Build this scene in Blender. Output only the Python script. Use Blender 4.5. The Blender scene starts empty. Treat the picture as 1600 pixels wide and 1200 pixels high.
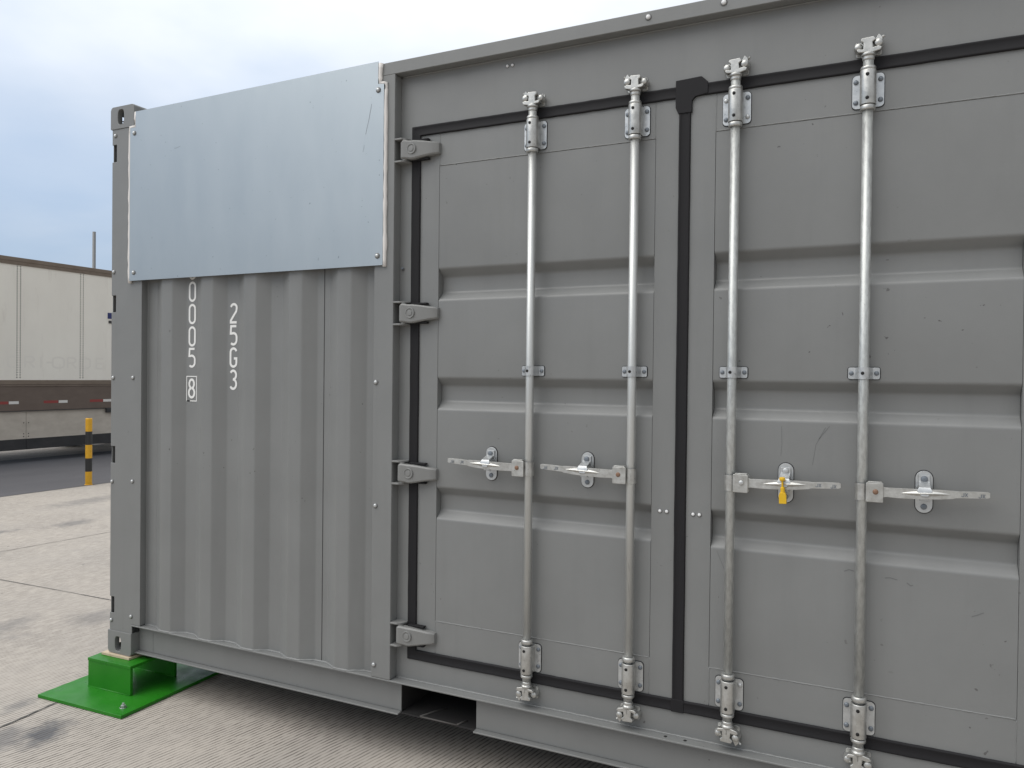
import bpy, bmesh, math, random
from mathutils import Vector, Matrix
R = math.radians
scene = bpy.context.scene
C = scene.collection
H0 = 0.185                                  # height of the container's underside above the ground

# ------------------------------------------------------------------ camera
cam_d = bpy.data.cameras.new("camera")
cam = bpy.data.objects.new("camera", cam_d)
C.objects.link(cam)
CX, CY, CZ, YAW, PITCH, ROLL, FPX = 3.72544764, -2.80690578, 1.49372625, 0.447143038, -0.00981354635, 0.0107686049, 1214.58849
_f = Vector((-math.sin(YAW) * math.cos(PITCH), math.cos(YAW) * math.cos(PITCH), math.sin(PITCH)))
_r = Vector((math.cos(YAW), math.sin(YAW), 0)); _u = _r.cross(_f)
_r2 = math.cos(ROLL) * _r + math.sin(ROLL) * _u
_u2 = -math.sin(ROLL) * _r + math.cos(ROLL) * _u
cam.matrix_world = Matrix(((_r2.x, _u2.x, -_f.x, CX), (_r2.y, _u2.y, -_f.y, CY), (_r2.z, _u2.z, -_f.z, CZ + H0), (0, 0, 0, 1)))
cam_d.sensor_width = 36.0
cam_d.lens = FPX / 1600 * 36.0
cam_d.clip_start = 0.05
cam_d.clip_end = 3000
scene.camera = cam

# ------------------------------------------------------------------ light
SUN_EL, SUN_AZ = R(55), R(-134)              # azimuth measured from +Y towards +X
world = bpy.data.worlds.new("World")
scene.world = world
world.use_nodes = True
wn, wl = world.node_tree.nodes, world.node_tree.links
wn.clear()
w_out = wn.new("ShaderNodeOutputWorld"); w_bg = wn.new("ShaderNodeBackground")
w_sky = wn.new("ShaderNodeTexSky"); w_sky.sky_type = 'NISHITA'; w_sky.sun_disc = False
w_sky.sun_elevation = SUN_EL; w_sky.sun_rotation = SUN_AZ
w_sky.air_density = 1.0; w_sky.dust_density = 1.5
w_tc = wn.new("ShaderNodeTexCoord")
w_sep = wn.new("ShaderNodeSeparateXYZ"); wl.new(w_tc.outputs["Generated"], w_sep.inputs[0])
# flatten the direction so clouds spread out towards the zenith like a layer
w_add = wn.new("ShaderNodeMath"); w_add.operation = 'ADD'; w_add.inputs[1].default_value = 0.22
wl.new(w_sep.outputs[2], w_add.inputs[0])
w_dx = wn.new("ShaderNodeMath"); w_dx.operation = 'DIVIDE'; wl.new(w_sep.outputs[0], w_dx.inputs[0]); wl.new(w_add.outputs[0], w_dx.inputs[1])
w_dy = wn.new("ShaderNodeMath"); w_dy.operation = 'DIVIDE'; wl.new(w_sep.outputs[1], w_dy.inputs[0]); wl.new(w_add.outputs[0], w_dy.inputs[1])
w_cmb = wn.new("ShaderNodeCombineXYZ"); wl.new(w_dx.outputs[0], w_cmb.inputs[0]); wl.new(w_dy.outputs[0], w_cmb.inputs[1])
w_n = wn.new("ShaderNodeTexNoise"); w_n.inputs["Scale"].default_value = 0.9; w_n.inputs["Detail"].default_value = 5
w_n.inputs["Roughness"].default_value = 0.52; w_n.inputs["Distortion"].default_value = 0.35
wl.new(w_cmb.outputs[0], w_n.inputs["Vector"])
# cover = elevation ramp + noise
w_el = wn.new("ShaderNodeMapRange"); w_el.inputs["From Min"].default_value = 0.05; w_el.inputs["From Max"].default_value = 0.42
w_el.inputs["To Min"].default_value = 0.02; w_el.inputs["To Max"].default_value = 0.62
wl.new(w_sep.outputs[2], w_el.inputs["Value"])
w_az = wn.new("ShaderNodeMath"); w_az.operation = 'MULTIPLY_ADD'; w_az.inputs[1].default_value = 0.55; wl.new(w_sep.outputs[0], w_az.inputs[0]); wl.new(w_el.outputs[0], w_az.inputs[2])
w_cov = wn.new("ShaderNodeMath"); w_cov.operation = 'ADD'; wl.new(w_n.outputs["Fac"], w_cov.inputs[0]); wl.new(w_az.outputs[0], w_cov.inputs[1])
w_ramp = wn.new("ShaderNodeMapRange"); w_ramp.interpolation_type = 'SMOOTHSTEP'
w_ramp.inputs["From Min"].default_value = 0.12; w_ramp.inputs["From Max"].default_value = 1.0
wl.new(w_cov.outputs[0], w_ramp.inputs["Value"])
# cloud colour, greyer in its thick parts
w_n2 = wn.new("ShaderNodeTexNoise"); w_n2.inputs["Scale"].default_value = 1.9; w_n2.inputs["Detail"].default_value = 5
w_map2 = wn.new("ShaderNodeVectorMath"); w_map2.operation = 'ADD'; w_map2.inputs[1].default_value = (3.1, 7.7, 0)
wl.new(w_cmb.outputs[0], w_map2.inputs[0]); wl.new(w_map2.outputs[0], w_n2.inputs["Vector"])
w_cr = wn.new("ShaderNodeValToRGB")
w_cr.color_ramp.elements[0].position = 0.33; w_cr.color_ramp.elements[0].color = (6.2, 6.65, 7.3, 1)
w_cr.color_ramp.elements[1].position = 0.66; w_cr.color_ramp.elements[1].color = (8.1, 8.3, 8.55, 1)
wl.new(w_n2.outputs["Fac"], w_cr.inputs[0])
# clear part: the Nishita sky veiled by thin bright haze
w_veil = wn.new("ShaderNodeMix"); w_veil.data_type = 'RGBA'; w_veil.inputs["Factor"].default_value = 0.72
wl.new(w_sky.outputs[0], w_veil.inputs["A"]); w_veil.inputs["B"].default_value = (4.3, 5.5, 7.3, 1)
w_mix = wn.new("ShaderNodeMix"); w_mix.data_type = 'RGBA'
wl.new(w_ramp.outputs[0], w_mix.inputs["Factor"]); wl.new(w_veil.outputs["Result"], w_mix.inputs["A"]); wl.new(w_cr.outputs[0], w_mix.inputs["B"])
# an overcast sky is brighter towards the zenith
w_zb = wn.new("ShaderNodeMapRange"); w_zb.inputs["From Min"].default_value = 0.0; w_zb.inputs["From Max"].default_value = 1.0
w_zb.inputs["To Min"].default_value = 0.85; w_zb.inputs["To Max"].default_value = 1.9
wl.new(w_sep.outputs[2], w_zb.inputs["Value"])
w_sc = wn.new("ShaderNodeVectorMath"); w_sc.operation = 'SCALE'; wl.new(w_mix.outputs["Result"], w_sc.inputs[0]); wl.new(w_zb.outputs[0], w_sc.inputs["Scale"])
# out-of-view +X side of the sky dimmed, added to shade right-facing surfaces
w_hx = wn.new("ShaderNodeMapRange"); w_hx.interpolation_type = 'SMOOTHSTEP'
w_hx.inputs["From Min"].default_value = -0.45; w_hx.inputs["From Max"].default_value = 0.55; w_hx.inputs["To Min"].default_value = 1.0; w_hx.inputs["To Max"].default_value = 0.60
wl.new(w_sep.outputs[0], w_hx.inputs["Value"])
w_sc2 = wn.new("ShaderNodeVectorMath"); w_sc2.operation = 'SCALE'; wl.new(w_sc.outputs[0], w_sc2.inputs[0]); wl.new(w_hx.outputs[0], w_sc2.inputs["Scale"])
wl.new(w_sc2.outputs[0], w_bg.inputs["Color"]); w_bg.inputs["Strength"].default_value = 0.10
wl.new(w_bg.outputs[0], w_out.inputs[0])

sun_d = bpy.data.lights.new("sun", 'SUN'); sun_d.energy = 1.75; sun_d.angle = R(60); sun_d.color = (1.0, 0.95, 0.88)
sun = bpy.data.objects.new("sun", sun_d); C.objects.link(sun)
_sd = Vector((math.sin(SUN_AZ) * math.cos(SUN_EL), math.cos(SUN_AZ) * math.cos(SUN_EL), math.sin(SUN_EL)))
sun.rotation_euler = _sd.to_track_quat('Z', 'Y').to_euler(); sun.location = (0, 0, 12)

scene.view_settings.view_transform = 'Standard'
scene.view_settings.look = 'None'
scene.view_settings.exposure = 0.17
scene.view_settings.gamma = 1.0

# ------------------------------------------------------------------ materials
def mat(name, col, rough=0.5, metal=0.0):
    m = bpy.data.materials.new(name); m.use_nodes = True
    b = m.node_tree.nodes["Principled BSDF"]
    b.inputs["Base Color"].default_value = (*col, 1); b.inputs["Roughness"].default_value = rough; b.inputs["Metallic"].default_value = metal
    return m, m.node_tree.nodes, m.node_tree.links, b
def node(n, t, **kw):
    x = n.new(t)
    for k, v in kw.items():
        if k in x.inputs: x.inputs[k].default_value = v
        else: setattr(x, k, v)
    return x
def mixc(n, l, fac, a, b):
    x = n.new("ShaderNodeMix"); x.data_type = 'RGBA'
    if isinstance(fac, (int, float)): x.inputs["Factor"].default_value = fac
    else: l.new(fac, x.inputs["Factor"])
    for k, v in (("A", a), ("B", b)):
        if isinstance(v, tuple): x.inputs[k].default_value = (*v, 1)
        else: l.new(v, x.inputs[k])
    return x.outputs["Result"]
def ramp(n, l, src, lo, hi, a=0.0, b=1.0):
    x = n.new("ShaderNodeMapRange"); x.inputs["From Min"].default_value = lo; x.inputs["From Max"].default_value = hi
    x.inputs["To Min"].default_value = a; x.inputs["To Max"].default_value = b
    l.new(src, x.inputs["Value"]); return x.outputs[0]
def noise(n, l, scale, detail=4, rough=0.5, scl=(1, 1, 1), off=(0, 0, 0), rot=0.0):
    tc = n.new("ShaderNodeTexCoord"); mp = n.new("ShaderNodeMapping")
    mp.inputs["Scale"].default_value = scl; mp.inputs["Location"].default_value = off; mp.inputs["Rotation"].default_value = (0, 0, rot)
    l.new(tc.outputs["Object"], mp.inputs["Vector"])
    t = n.new("ShaderNodeTexNoise"); t.inputs["Scale"].default_value = scale; t.inputs["Detail"].default_value = detail; t.inputs["Roughness"].default_value = rough
    l.new(mp.outputs[0], t.inputs["Vector"]); return t.outputs["Fac"]
def bump(n, l, b, h, strength, dist=0.002):
    x = n.new("ShaderNodeBump"); x.inputs["Strength"].default_value = strength; x.inputs["Distance"].default_value = dist
    l.new(h, x.inputs["Height"]); l.new(x.outputs[0], b.inputs["Normal"])

def paint(name, col, rough, specks, dirt):
    m, n, l, b = mat(name, col, rough)
    k = noise(n, l, 2.3, 5, 0.6)
    c1 = mixc(n, l, ramp(n, l, k, 0.3, 0.7), tuple(v * 0.93 for v in col), tuple(v * 1.05 for v in col))
    st = noise(n, l, 5.0, 4, 0.6, (3.0, 3.0, 0.25))                 # faint run marks of old rain
    c2 = mixc(n, l, ramp(n, l, st, 0.52, 0.8, 0, dirt), c1, tuple(v * 0.72 for v in col))
    sp = noise(n, l, 46, 2, 0.5, off=(3, 1, 2)); cl = noise(n, l, 1.7, 2, 0.5, off=(9, 4, 1))
    mu = n.new("ShaderNodeMath"); mu.operation = 'MULTIPLY'
    l.new(ramp(n, l, sp, 0.735, 0.76), mu.inputs[0]); l.new(ramp(n, l, cl, 0.5, 0.62), mu.inputs[1])
    mu2 = n.new("ShaderNodeMath"); mu2.operation = 'MULTIPLY'; l.new(mu.outputs[0], mu2.inputs[0]); mu2.inputs[1].default_value = specks
    c3 = mixc(n, l, mu2.outputs[0], c2, (0.035, 0.03, 0.028))
    l.new(c3, b.inputs["Base Color"])
    l.new(ramp(n, l, noise(n, l, 9, 4), 0.3, 0.7, rough - 0.06, rough + 0.08), b.inputs["Roughness"])
    # slight oil canning of the plate plus the orange peel of spray paint
    ba = n.new("ShaderNodeMath"); ba.operation = 'MULTIPLY_ADD'; l.new(noise(n, l, 2.6, 2), ba.inputs[0]); ba.inputs[1].default_value = 4.0
    l.new(noise(n, l, 160, 2), ba.inputs[2])
    bump(n, l, b, ba.outputs[0], 0.10, 0.0020)
    return m
GREY = (0.194, 0.1975, 0.194)
M_paint = paint("grey_container_paint", GREY, 0.42, 0.7, 0.2)
M_hinge = paint("grey_hinge_paint", (0.204, 0.205, 0.199), 0.42, 0.3, 0.2)
M_under = mat("underside_coating", (0.017, 0.016, 0.016), 0.85)[0]

def galv(name, a, b_, scale, rough, metal, scl=(1, 1, 1), lo=0.35, hi=0.65):
    m, n, l, b = mat(name, a, rough, metal)
    k = noise(n, l, scale, 5, 0.62, scl); k2 = noise(n, l, scale * 3.3, 3, 0.5, scl, (5, 2, 1))
    c = mixc(n, l, ramp(n, l, k, lo, hi), a, b_)
    c = mixc(n, l, ramp(n, l, k2, 0.64, 0.74, 0, 0.55), c, tuple(v * 0.45 for v in a))
    l.new(c, b.inputs["Base Color"])
    l.new(ramp(n, l, k, 0.3, 0.7, rough - 0.08, rough + 0.12), b.inputs["Roughness"])
    bump(n, l, b, k2, 0.25, 0.001)
    return m
M_rod_smooth = galv("smooth_zinc_plating", (0.50, 0.51, 0.50), (0.57, 0.58, 0.565), 18, 0.40, 0.6, (1, 1, 0.15))
M_rod_rough = galv("mottled_zinc_dip", (0.41, 0.42, 0.41), (0.51, 0.525, 0.51), 95, 0.40, 0.55, (1, 1, 0.32), 0.40, 0.60)
M_cast = galv("forged_zinc", (0.42, 0.42, 0.40), (0.54, 0.54, 0.52), 40, 0.36, 0.75)
M_plate = galv("bright_zinc_plate", (0.46, 0.475, 0.48), (0.58, 0.595, 0.60), 30, 0.34, 0.65)
M_handle = galv("zinc_handle", (0.44, 0.44, 0.42), (0.55, 0.55, 0.53), 60, 0.36, 0.75)
M_rivet = mat("blued_rivet", (0.17, 0.19, 0.215), 0.45, 0.35)[0]
M_bolt = mat("bright_bolt_head", (0.52, 0.53, 0.53), 0.38, 0.6)[0]
M_white_bolt = mat("white_capped_rivet", (0.74, 0.74, 0.74), 0.4)[0]
M_washer = mat("dull_washer", (0.14, 0.142, 0.14), 0.5)[0]
M_brown = mat("rusty_rivet", (0.22, 0.13, 0.085), 0.6, 0.2)[0]
M_hole = mat("dark_hole", (0.008, 0.008, 0.008), 0.8)[0]
m_, n_, l_, b_ = mat("black_door_rubber", (0.0085, 0.008, 0.0095), 0.75)
b_.inputs["Specular IOR Level"].default_value = 0.4
bump(n_, l_, b_, noise(n_, l_, 60, 4), 0.25); M_rubber = m_
M_seal = mat("white_sealant", (0.72, 0.69, 0.66), 0.6)[0]
m_, n_, l_, b_ = mat("white_stencil_paint", (0.78, 0.78, 0.76), 0.6)
l_.new(mixc(n_, l_, ramp(n_, l_, noise(n_, l_, 70, 4), 0.62, 0.75, 0, 0.35), (0.78, 0.78, 0.76), (0.4, 0.4, 0.4)), b_.inputs["Base Color"]); M_stencil = m_

m_, n_, l_, b_ = mat("galvanised_sheet", (0.40, 0.44, 0.47), 0.4, 0.8)
k = noise(n_, l_, 7, 5, 0.6, (1, 1, 0.35)); k2 = noise(n_, l_, 55, 2, 0.5, off=(2, 2, 2)); k3 = noise(n_, l_, 1.3, 2)
c = mixc(n_, l_, ramp(n_, l_, k, 0.3, 0.7), (0.385, 0.425, 0.447), (0.41, 0.45, 0.472))
c = mixc(n_, l_, ramp(n_, l_, k2, 0.745, 0.77, 0, 0.6), c, (0.16, 0.19, 0.2))
l_.new(c, b_.inputs["Base Color"])
l_.new(ramp(n_, l_, k, 0.3, 0.7, 0.39, 0.43), b_.inputs["Roughness"])
bump(n_, l_, b_, k3, 0.10, 0.010); M_sheet = m_
M_scratch = mat("scratch_mark", (0.10, 0.11, 0.12), 0.6)[0]

m_, n_, l_, b_ = mat("green_enamel", (0.012, 0.17, 0.006), 0.3)
b_.inputs["Specular IOR Level"].default_value = 0.25
c = mixc(n_, l_, ramp(n_, l_, noise(n_, l_, 6, 4), 0.35, 0.7), (0.015, 0.165, 0.009), (0.023, 0.195, 0.013))
c = mixc(n_, l_, ramp(n_, l_, noise(n_, l_, 30, 6, 0.7), 0.60, 0.74, 0, 0.30), c, (0.10, 0.19, 0.075))
l_.new(c, b_.inputs["Base Color"]); l_.new(ramp(n_, l_, noise(n_, l_, 14, 4), 0.3, 0.7, 0.26, 0.46), b_.inputs["Roughness"])
bump(n_, l_, b_, noise(n_, l_, 90, 3), 0.12); M_green = m_
m_, n_, l_, b_ = mat("plywood_shim", (0.50, 0.41, 0.29), 0.75)
l_.new(mixc(n_, l_, ramp(n_, l_, noise(n_, l_, 20, 5, 0.6, (1, 6, 6)), 0.3, 0.7), (0.42, 0.33, 0.22), (0.58, 0.49, 0.36)), b_.inputs["Base Color"]); M_wood = m_
M_yellow = mat("yellow_seal_plastic", (0.72, 0.44, 0.015), 0.35)[0]

# broom-tined concrete: grooves run 10.6 degrees off the container's depth axis
m_, n_, l_, b_ = mat("tined_concrete", (0.42, 0.39, 0.36), 0.9)
GA = R(10.6)
tc = n_.new("ShaderNodeTexCoord"); mp = n_.new("ShaderNodeMapping"); mp.inputs["Rotation"].default_value = (0, 0, GA)
l_.new(tc.outputs["Object"], mp.inputs["Vector"])
wob = n_.new("ShaderNodeTexNoise"); wob.inputs["Scale"].default_value = 3.0; wob.inputs["Detail"].default_value = 3; l_.new(mp.outputs[0], wob.inputs["Vector"])
wob2 = n_.new("ShaderNodeTexNoise"); wob2.inputs["Scale"].default_value = 19.0; wob2.inputs["Detail"].default_value = 3; l_.new(mp.outputs[0], wob2.inputs["Vector"])
va0 = n_.new("ShaderNodeVectorMath"); va0.operation = 'MULTIPLY_ADD'; l_.new(wob2.outputs["Color"], va0.inputs[0]); va0.inputs[1].default_value = (0.006, 0, 0); l_.new(mp.outputs[0], va0.inputs[2])
va = n_.new("ShaderNodeVectorMath"); va.operation = 'MULTIPLY_ADD'; l_.new(wob.outputs["Color"], va.inputs[0]); va.inputs[1].default_value = (0.018, 0, 0); l_.new(va0.outputs[0], va.inputs[2])
wv = n_.new("ShaderNodeTexWave"); wv.wave_type = 'BANDS'; wv.bands_direction = 'X'; wv.wave_profile = 'SIN'
wv.inputs["Scale"].default_value = 2 * math.pi / 20 / 0.0216; l_.new(va.outputs[0], wv.inputs["Vector"])
gfac = ramp(n_, l_, wv.outputs["Fac"], 0.48, 0.12)                                 # 1 in the groove
gb = noise(n_, l_, 34, 4, 0.65, (1, 0.3, 1), rot=GA); gpatch = noise(n_, l_, 0.8, 3, 0.5, off=(4, 2, 0))
def mth(op, a, b):
    x = n_.new("ShaderNodeMath"); x.operation = op
    for i, v in enumerate((a, b)):
        if isinstance(v, (int, float)): x.inputs[i].default_value = v
        else: l_.new(v, x.inputs[i])
    return x.outputs[0]
groove = mth('MULTIPLY', mth('MULTIPLY', gfac, ramp(n_, l_, gb, 0.36, 0.58, 0.25, 1.0)), ramp(n_, l_, gpatch, 0.3, 0.62, 0.55, 1.0))
base = mixc(n_, l_, ramp(n_, l_, noise(n_, l_, 0.9, 6, 0.62), 0.3, 0.72), (0.480, 0.434, 0.376), (0.395, 0.362, 0.322))
base = mixc(n_, l_, ramp(n_, l_, noise(n_, l_, 0.55, 5, 0.6, (1.8, 0.35, 1), (7, 1, 0)), 0.52, 0.74, 0, 0.45), base, (0.24, 0.226, 0.215))   # tyre-dragged streaks
base = mixc(n_, l_, ramp(n_, l_, noise(n_, l_, 3.4, 6, 0.68, off=(1, 9, 0)), 0.60, 0.76, 0, 0.55), base, (0.235, 0.228, 0.224))
base = mixc(n_, l_, ramp(n_, l_, noise(n_, l_, 120, 2), 0.35, 0.7, 0, 0.30), base, (0.36, 0.325, 0.295))
base = mixc(n_, l_, ramp(n_, l_, noise(n_, l_, 14, 3, 0.5, off=(3, 3, 0)), 0.735, 0.76), base, (0.10, 0.09, 0.085))
# oil stains at their own places
def spot(cx, cy, rx, ry, ang):
    mp2 = n_.new("ShaderNodeMapping"); mp2.vector_type = 'TEXTURE'; mp2.inputs["Location"].default_value = (cx, cy, 0); mp2.inputs["Rotation"].default_value = (0, 0, ang); mp2.inputs["Scale"].default_value = (rx, ry, 1)
    l_.new(tc.outputs["Object"], mp2.inputs["Vector"])
    g = n_.new("ShaderNodeVectorMath"); g.operation = 'LENGTH'; l_.new(mp2.outputs[0], g.inputs[0])
    d = mth('ADD', g.outputs["Value"], ramp(n_, l_, noise(n_, l_, 9, 5, 0.65), 0.2, 0.8, -0.55, 0.55))
    return ramp(n_, l_, d, 1.0, 0.25)
for (cx, cy, rx, ry, ang, s) in ((0.24, -0.50, 0.11, 0.19, 0.4, 0.92), (0.13, -0.62, 0.14, 0.2, 0.2, 0.6), (-0.17, -0.36, 0.07, 0.12, 0.2, 0.5),
                                 (-1.45, 0.35, 0.16, 0.30, 0.3, 0.42), (-1.1, 0.75, 0.25, 0.22, 0.0, 0.4), (-4.35, 2.85, 0.2, 0.34, 0.1, 0.55), (-4.55, 2.1, 0.12, 0.35, 0.1, 0.55), (-5.6, 3.9, 0.3, 0.8, 0.1, 0.4)):
    base = mixc(n_, l_, mth('MULTIPLY', spot(cx, cy, rx, ry, ang), s), base, (0.10, 0.105, 0.115))
col = mixc(n_, l_, mth('MULTIPLY', groove, 0.9), base, (0.075, 0.063, 0.055))
l_.new(col, b_.inputs["Base Color"])
hh = mth('ADD', mth('MULTIPLY', groove, -1.0), mth('MULTIPLY', noise(n_, l_, 90, 3), 0.35))
bump(n_, l_, b_, hh, 0.6, 0.003); M_conc = m_
M_joint = mat("joint_filler", (0.07, 0.068, 0.066), 0.9)[0]

m_, n_, l_, b_ = mat("dark_asphalt", (0.055, 0.055, 0.06), 0.85)
c = mixc(n_, l_, ramp(n_, l_, noise(n_, l_, 0.5, 5, 0.6, (1.5, 0.5, 1)), 0.3, 0.7), (0.070, 0.068, 0.074), (0.105, 0.102, 0.108))
c = mixc(n_, l_, ramp(n_, l_, noise(n_, l_, 70, 2), 0.5, 0.75, 0, 0.5), c, (0.12, 0.12, 0.12))
l_.new(c, b_.inputs["Base Color"]); bump(n_, l_, b_, noise(n_, l_, 80, 3), 0.5, 0.004); M_asph = m_

m_, n_, l_, b_ = mat("weathered_white_panel", (0.62, 0.61, 0.57), 0.5)
c = mixc(n_, l_, ramp(n_, l_, noise(n_, l_, 1.4, 5, 0.6, (1, 1, 0.5)), 0.3, 0.7), (0.84, 0.815, 0.74), (0.77, 0.74, 0.67))
c = mixc(n_, l_, ramp(n_, l_, noise(n_, l_, 6, 5, 0.65, (1, 1, 0.2)), 0.58, 0.8, 0, 0.4), c, (0.50, 0.45, 0.39))
l_.new(c, b_.inputs["Base Color"]); M_twhite = m_
M_ghost = mat("ghost_lettering", (0.775, 0.748, 0.682), 0.5)[0]
def dirty(name, a, bb, rough=0.6):
    m, n, l, b = mat(name, a, rough)
    l.new(mixc(n, l, ramp(n, l, noise(n, l, 3, 6, 0.65, (1, 1, 2)), 0.3, 0.7), a, bb), b.inputs["Base Color"]); return m
M_trail = dirty("dusty_brown_rail", (0.15, 0.115, 0.085), (0.20, 0.16, 0.125))
M_tband = dirty("dusty_dark_band", (0.118, 0.088, 0.070), (0.150, 0.115, 0.093))
M_skirt = dirty("dusty_skirt", (0.56, 0.51, 0.44), (0.44, 0.395, 0.335))
M_flap = dirty("black_rubber_flap", (0.022, 0.022, 0.023), (0.04, 0.039, 0.04), 0.7)
M_red = mat("red_reflective_tape", (0.26, 0.04, 0.035), 0.45)[0]
M_tapew = mat("white_reflective_tape", (0.68, 0.67, 0.64), 0.4)[0]
M_blue = mat("blue_placard", (0.012, 0.022, 0.13), 0.4)[0]
M_tyre = mat("tyre_rubber", (0.02, 0.02, 0.02), 0.8)[0]
M_pole = mat("grey_pole_paint", (0.16, 0.165, 0.17), 0.5)[0]
M_dot = mat("dirty_rivet", (0.035, 0.031, 0.028), 0.8)[0]
m_, n_, l_, b_ = mat("yellow_black_bands", (0.6, 0.32, 0.01), 0.5)
tc = n_.new("ShaderNodeTexCoord"); sp = n_.new("ShaderNodeSeparateXYZ"); l_.new(tc.outputs["Object"], sp.inputs[0])
md = mth('GREATER_THAN', mth('MODULO', mth('ADD', sp.outputs[2], 0.0), 0.396), 0.198)
yel = mixc(n_, l_, ramp(n_, l_, noise(n_, l_, 25, 4), 0.5, 0.75, 0, 0.5), (0.62, 0.33, 0.012), (0.40, 0.23, 0.03))
l_.new(mixc(n_, l_, md, yel, (0.018, 0.018, 0.018)), b_.inputs["Base Color"]); M_bollard = m_

# ------------------------------------------------------------------ mesh helpers
def BM(): return bmesh.new()
def box(bm, x0, x1, y0, y1, z0, z1, mi=0):
    v = [bm.verts.new((x, y, z)) for x in (x0, x1) for y in (y0, y1) for z in (z0, z1)]
    for q in ((0, 1, 3, 2), (4, 6, 7, 5), (0, 4, 5, 1), (2, 3, 7, 6), (0, 2, 6, 4), (1, 5, 7, 3)):
        f = bm.faces.new([v[i] for i in q]); f.material_index = mi
def prism(bm, pts, axis, a, b, mi=0, smooth=False):
    """closed 2-D outline extruded along an axis: 'y' takes (x,z), 'z' takes (x,y), 'x' takes (y,z)"""
    def P(p, t):
        return {'y': (p[0], t, p[1]), 'z': (p[0], p[1], t), 'x': (t, p[0], p[1])}[axis]
    A = [bm.verts.new(P(p, a)) for p in pts]; B = [bm.verts.new(P(p, b)) for p in pts]
    fs = [bm.faces.new(A), bm.faces.new(B[::-1])]
    n = len(pts)
    for i in range(n):
        f = bm.faces.new((A[i], B[i], B[(i + 1) % n], A[(i + 1) % n])); f.smooth = smooth; fs.append(f)
    for f in fs: f.material_index = mi
def lathe(bm, prof, o, axis=(0, 0, 1), seg=20, mi=0, smooth=True):
    """prof: (radius, distance along axis); a radius of 0 closes the end"""
    ax = Vector(axis).normalized(); t = Vector((1, 0, 0)) if abs(ax.x) < 0.9 else Vector((0, 1, 0))
    u = ax.cross(t).normalized(); w = ax.cross(u); o = Vector(o)
    rings = []
    for r, d in prof:
        if r < 1e-6: rings.append([bm.verts.new(o + ax * d)])
        else: rings.append([bm.verts.new(o + ax * d + (u * math.cos(2 * math.pi * k / seg) + w * math.sin(2 * math.pi * k / seg)) * r) for k in range(seg)])
    for a, b in zip(rings, rings[1:]):
        if len(a) == 1 and len(b) == 1: continue
        for k in range(seg):
            k2 = (k + 1) % seg
            if len(a) == 1: q = (a[0], b[k2], b[k])
            elif len(b) == 1: q = (a[k], a[k2], b[0])
            else: q = (a[k], a[k2], b[k2], b[k])
            f = bm.faces.new(q); f.material_index = mi; f.smooth = smooth
def dome(bm, x, y, z, r, h, mi=0, seg=14, axis=(0, -1, 0)):
    lathe(bm, [(r, 0), (r, h * 0.35), (r * 0.86, h * 0.72), (r * 0.5, h * 0.95), (0, h)], (x, y, z), axis, seg, mi)
def tube(bm, pts, r, seg=8, mi=0):
    pts = [Vector(p) for p in pts]; prev = None
    for i, p in enumerate(pts):
        d = (pts[min(i + 1, len(pts) - 1)] - pts[max(i - 1, 0)]).normalized()
        t = Vector((0, 0, 1)) if abs(d.z) < 0.9 else Vector((0, 1, 0))
        u = d.cross(t).normalized(); w = d.cross(u); rr = r[i] if isinstance(r, (list, tuple)) else r
        ring = [bm.verts.new(p + (u * math.cos(2 * math.pi * k / seg) + w * math.sin(2 * math.pi * k / seg)) * rr) for k in range(seg)]
        if prev:
            for k in range(seg):
                f = bm.faces.new((prev[k], prev[(k + 1) % seg], ring[(k + 1) % seg], ring[k])); f.smooth = True; f.material_index = mi
        else:
            f = bm.faces.new(ring[::-1]); f.material_index = mi
        prev = ring
    f = bm.faces.new(prev); f.material_index = mi
def rrect(cx, cz, w, h, r, n=5):
    out = []
    for sx, sz, a0 in ((1, 1, 0), (-1, 1, 90), (-1, -1, 180), (1, -1, 270)):
        for k in range(n + 1):
            a = R(a0 + 90 * k / n); out.append((cx + sx * (w / 2 - r) + r * math.cos(a), cz + sz * (h / 2 - r) + r * math.sin(a)))
    return out
def round_poly(pts, r, n=4):
    """fillets the inner corners of an open 2-D polyline"""
    out = [Vector(pts[0])]
    for a, b, c in zip(pts, pts[1:], pts[2:]):
        a, b, c = Vector(a), Vector(b), Vector(c)
        d1, d2 = (a - b), (c - b); t = min(r, d1.length * 0.45, d2.length * 0.45)
        p, q = b + d1.normalized() * t, b + d2.normalized() * t
        for k in range(n + 1):
            s = k / n; out.append(p * (1 - s) ** 2 + b * 2 * s * (1 - s) + q * s ** 2)
    out.append(Vector(pts[-1]))
    return [(v.x, v.y) for v in out]
def link(name, bm, mats, parent=None, bevel=0.0, seg=2, smooth_angle=35, ang=40):
    bmesh.ops.recalc_face_normals(bm, faces=bm.faces)
    me = bpy.data.meshes.new(name); bm.to_mesh(me); bm.free()
    for m in (mats if isinstance(mats, (list, tuple)) else [mats]): me.materials.append(m)
    o = bpy.data.objects.new(name, me); C.objects.link(o)
    if parent: o.parent = parent
    if bevel:
        md = o.modifiers.new("bevel", 'BEVEL'); md.width = bevel; md.segments = seg; md.limit_method = 'ANGLE'; md.angle_limit = R(ang); md.harden_normals = True
        for p in me.polygons: p.use_smooth = True
    return o
def tag(o, label=None, cat=None, group=None, kind=None):
    if label: o["label"] = label
    if cat: o["category"] = cat
    if group: o["group"] = group
    if kind: o["kind"] = kind
    return o
def empty(name, loc, label, cat, rz=0.0):
    o = bpy.data.objects.new(name, None); C.objects.link(o); o.location = loc; o.rotation_euler = (0, 0, rz); o.empty_display_size = 0.2
    return tag(o, label, cat)

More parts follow.
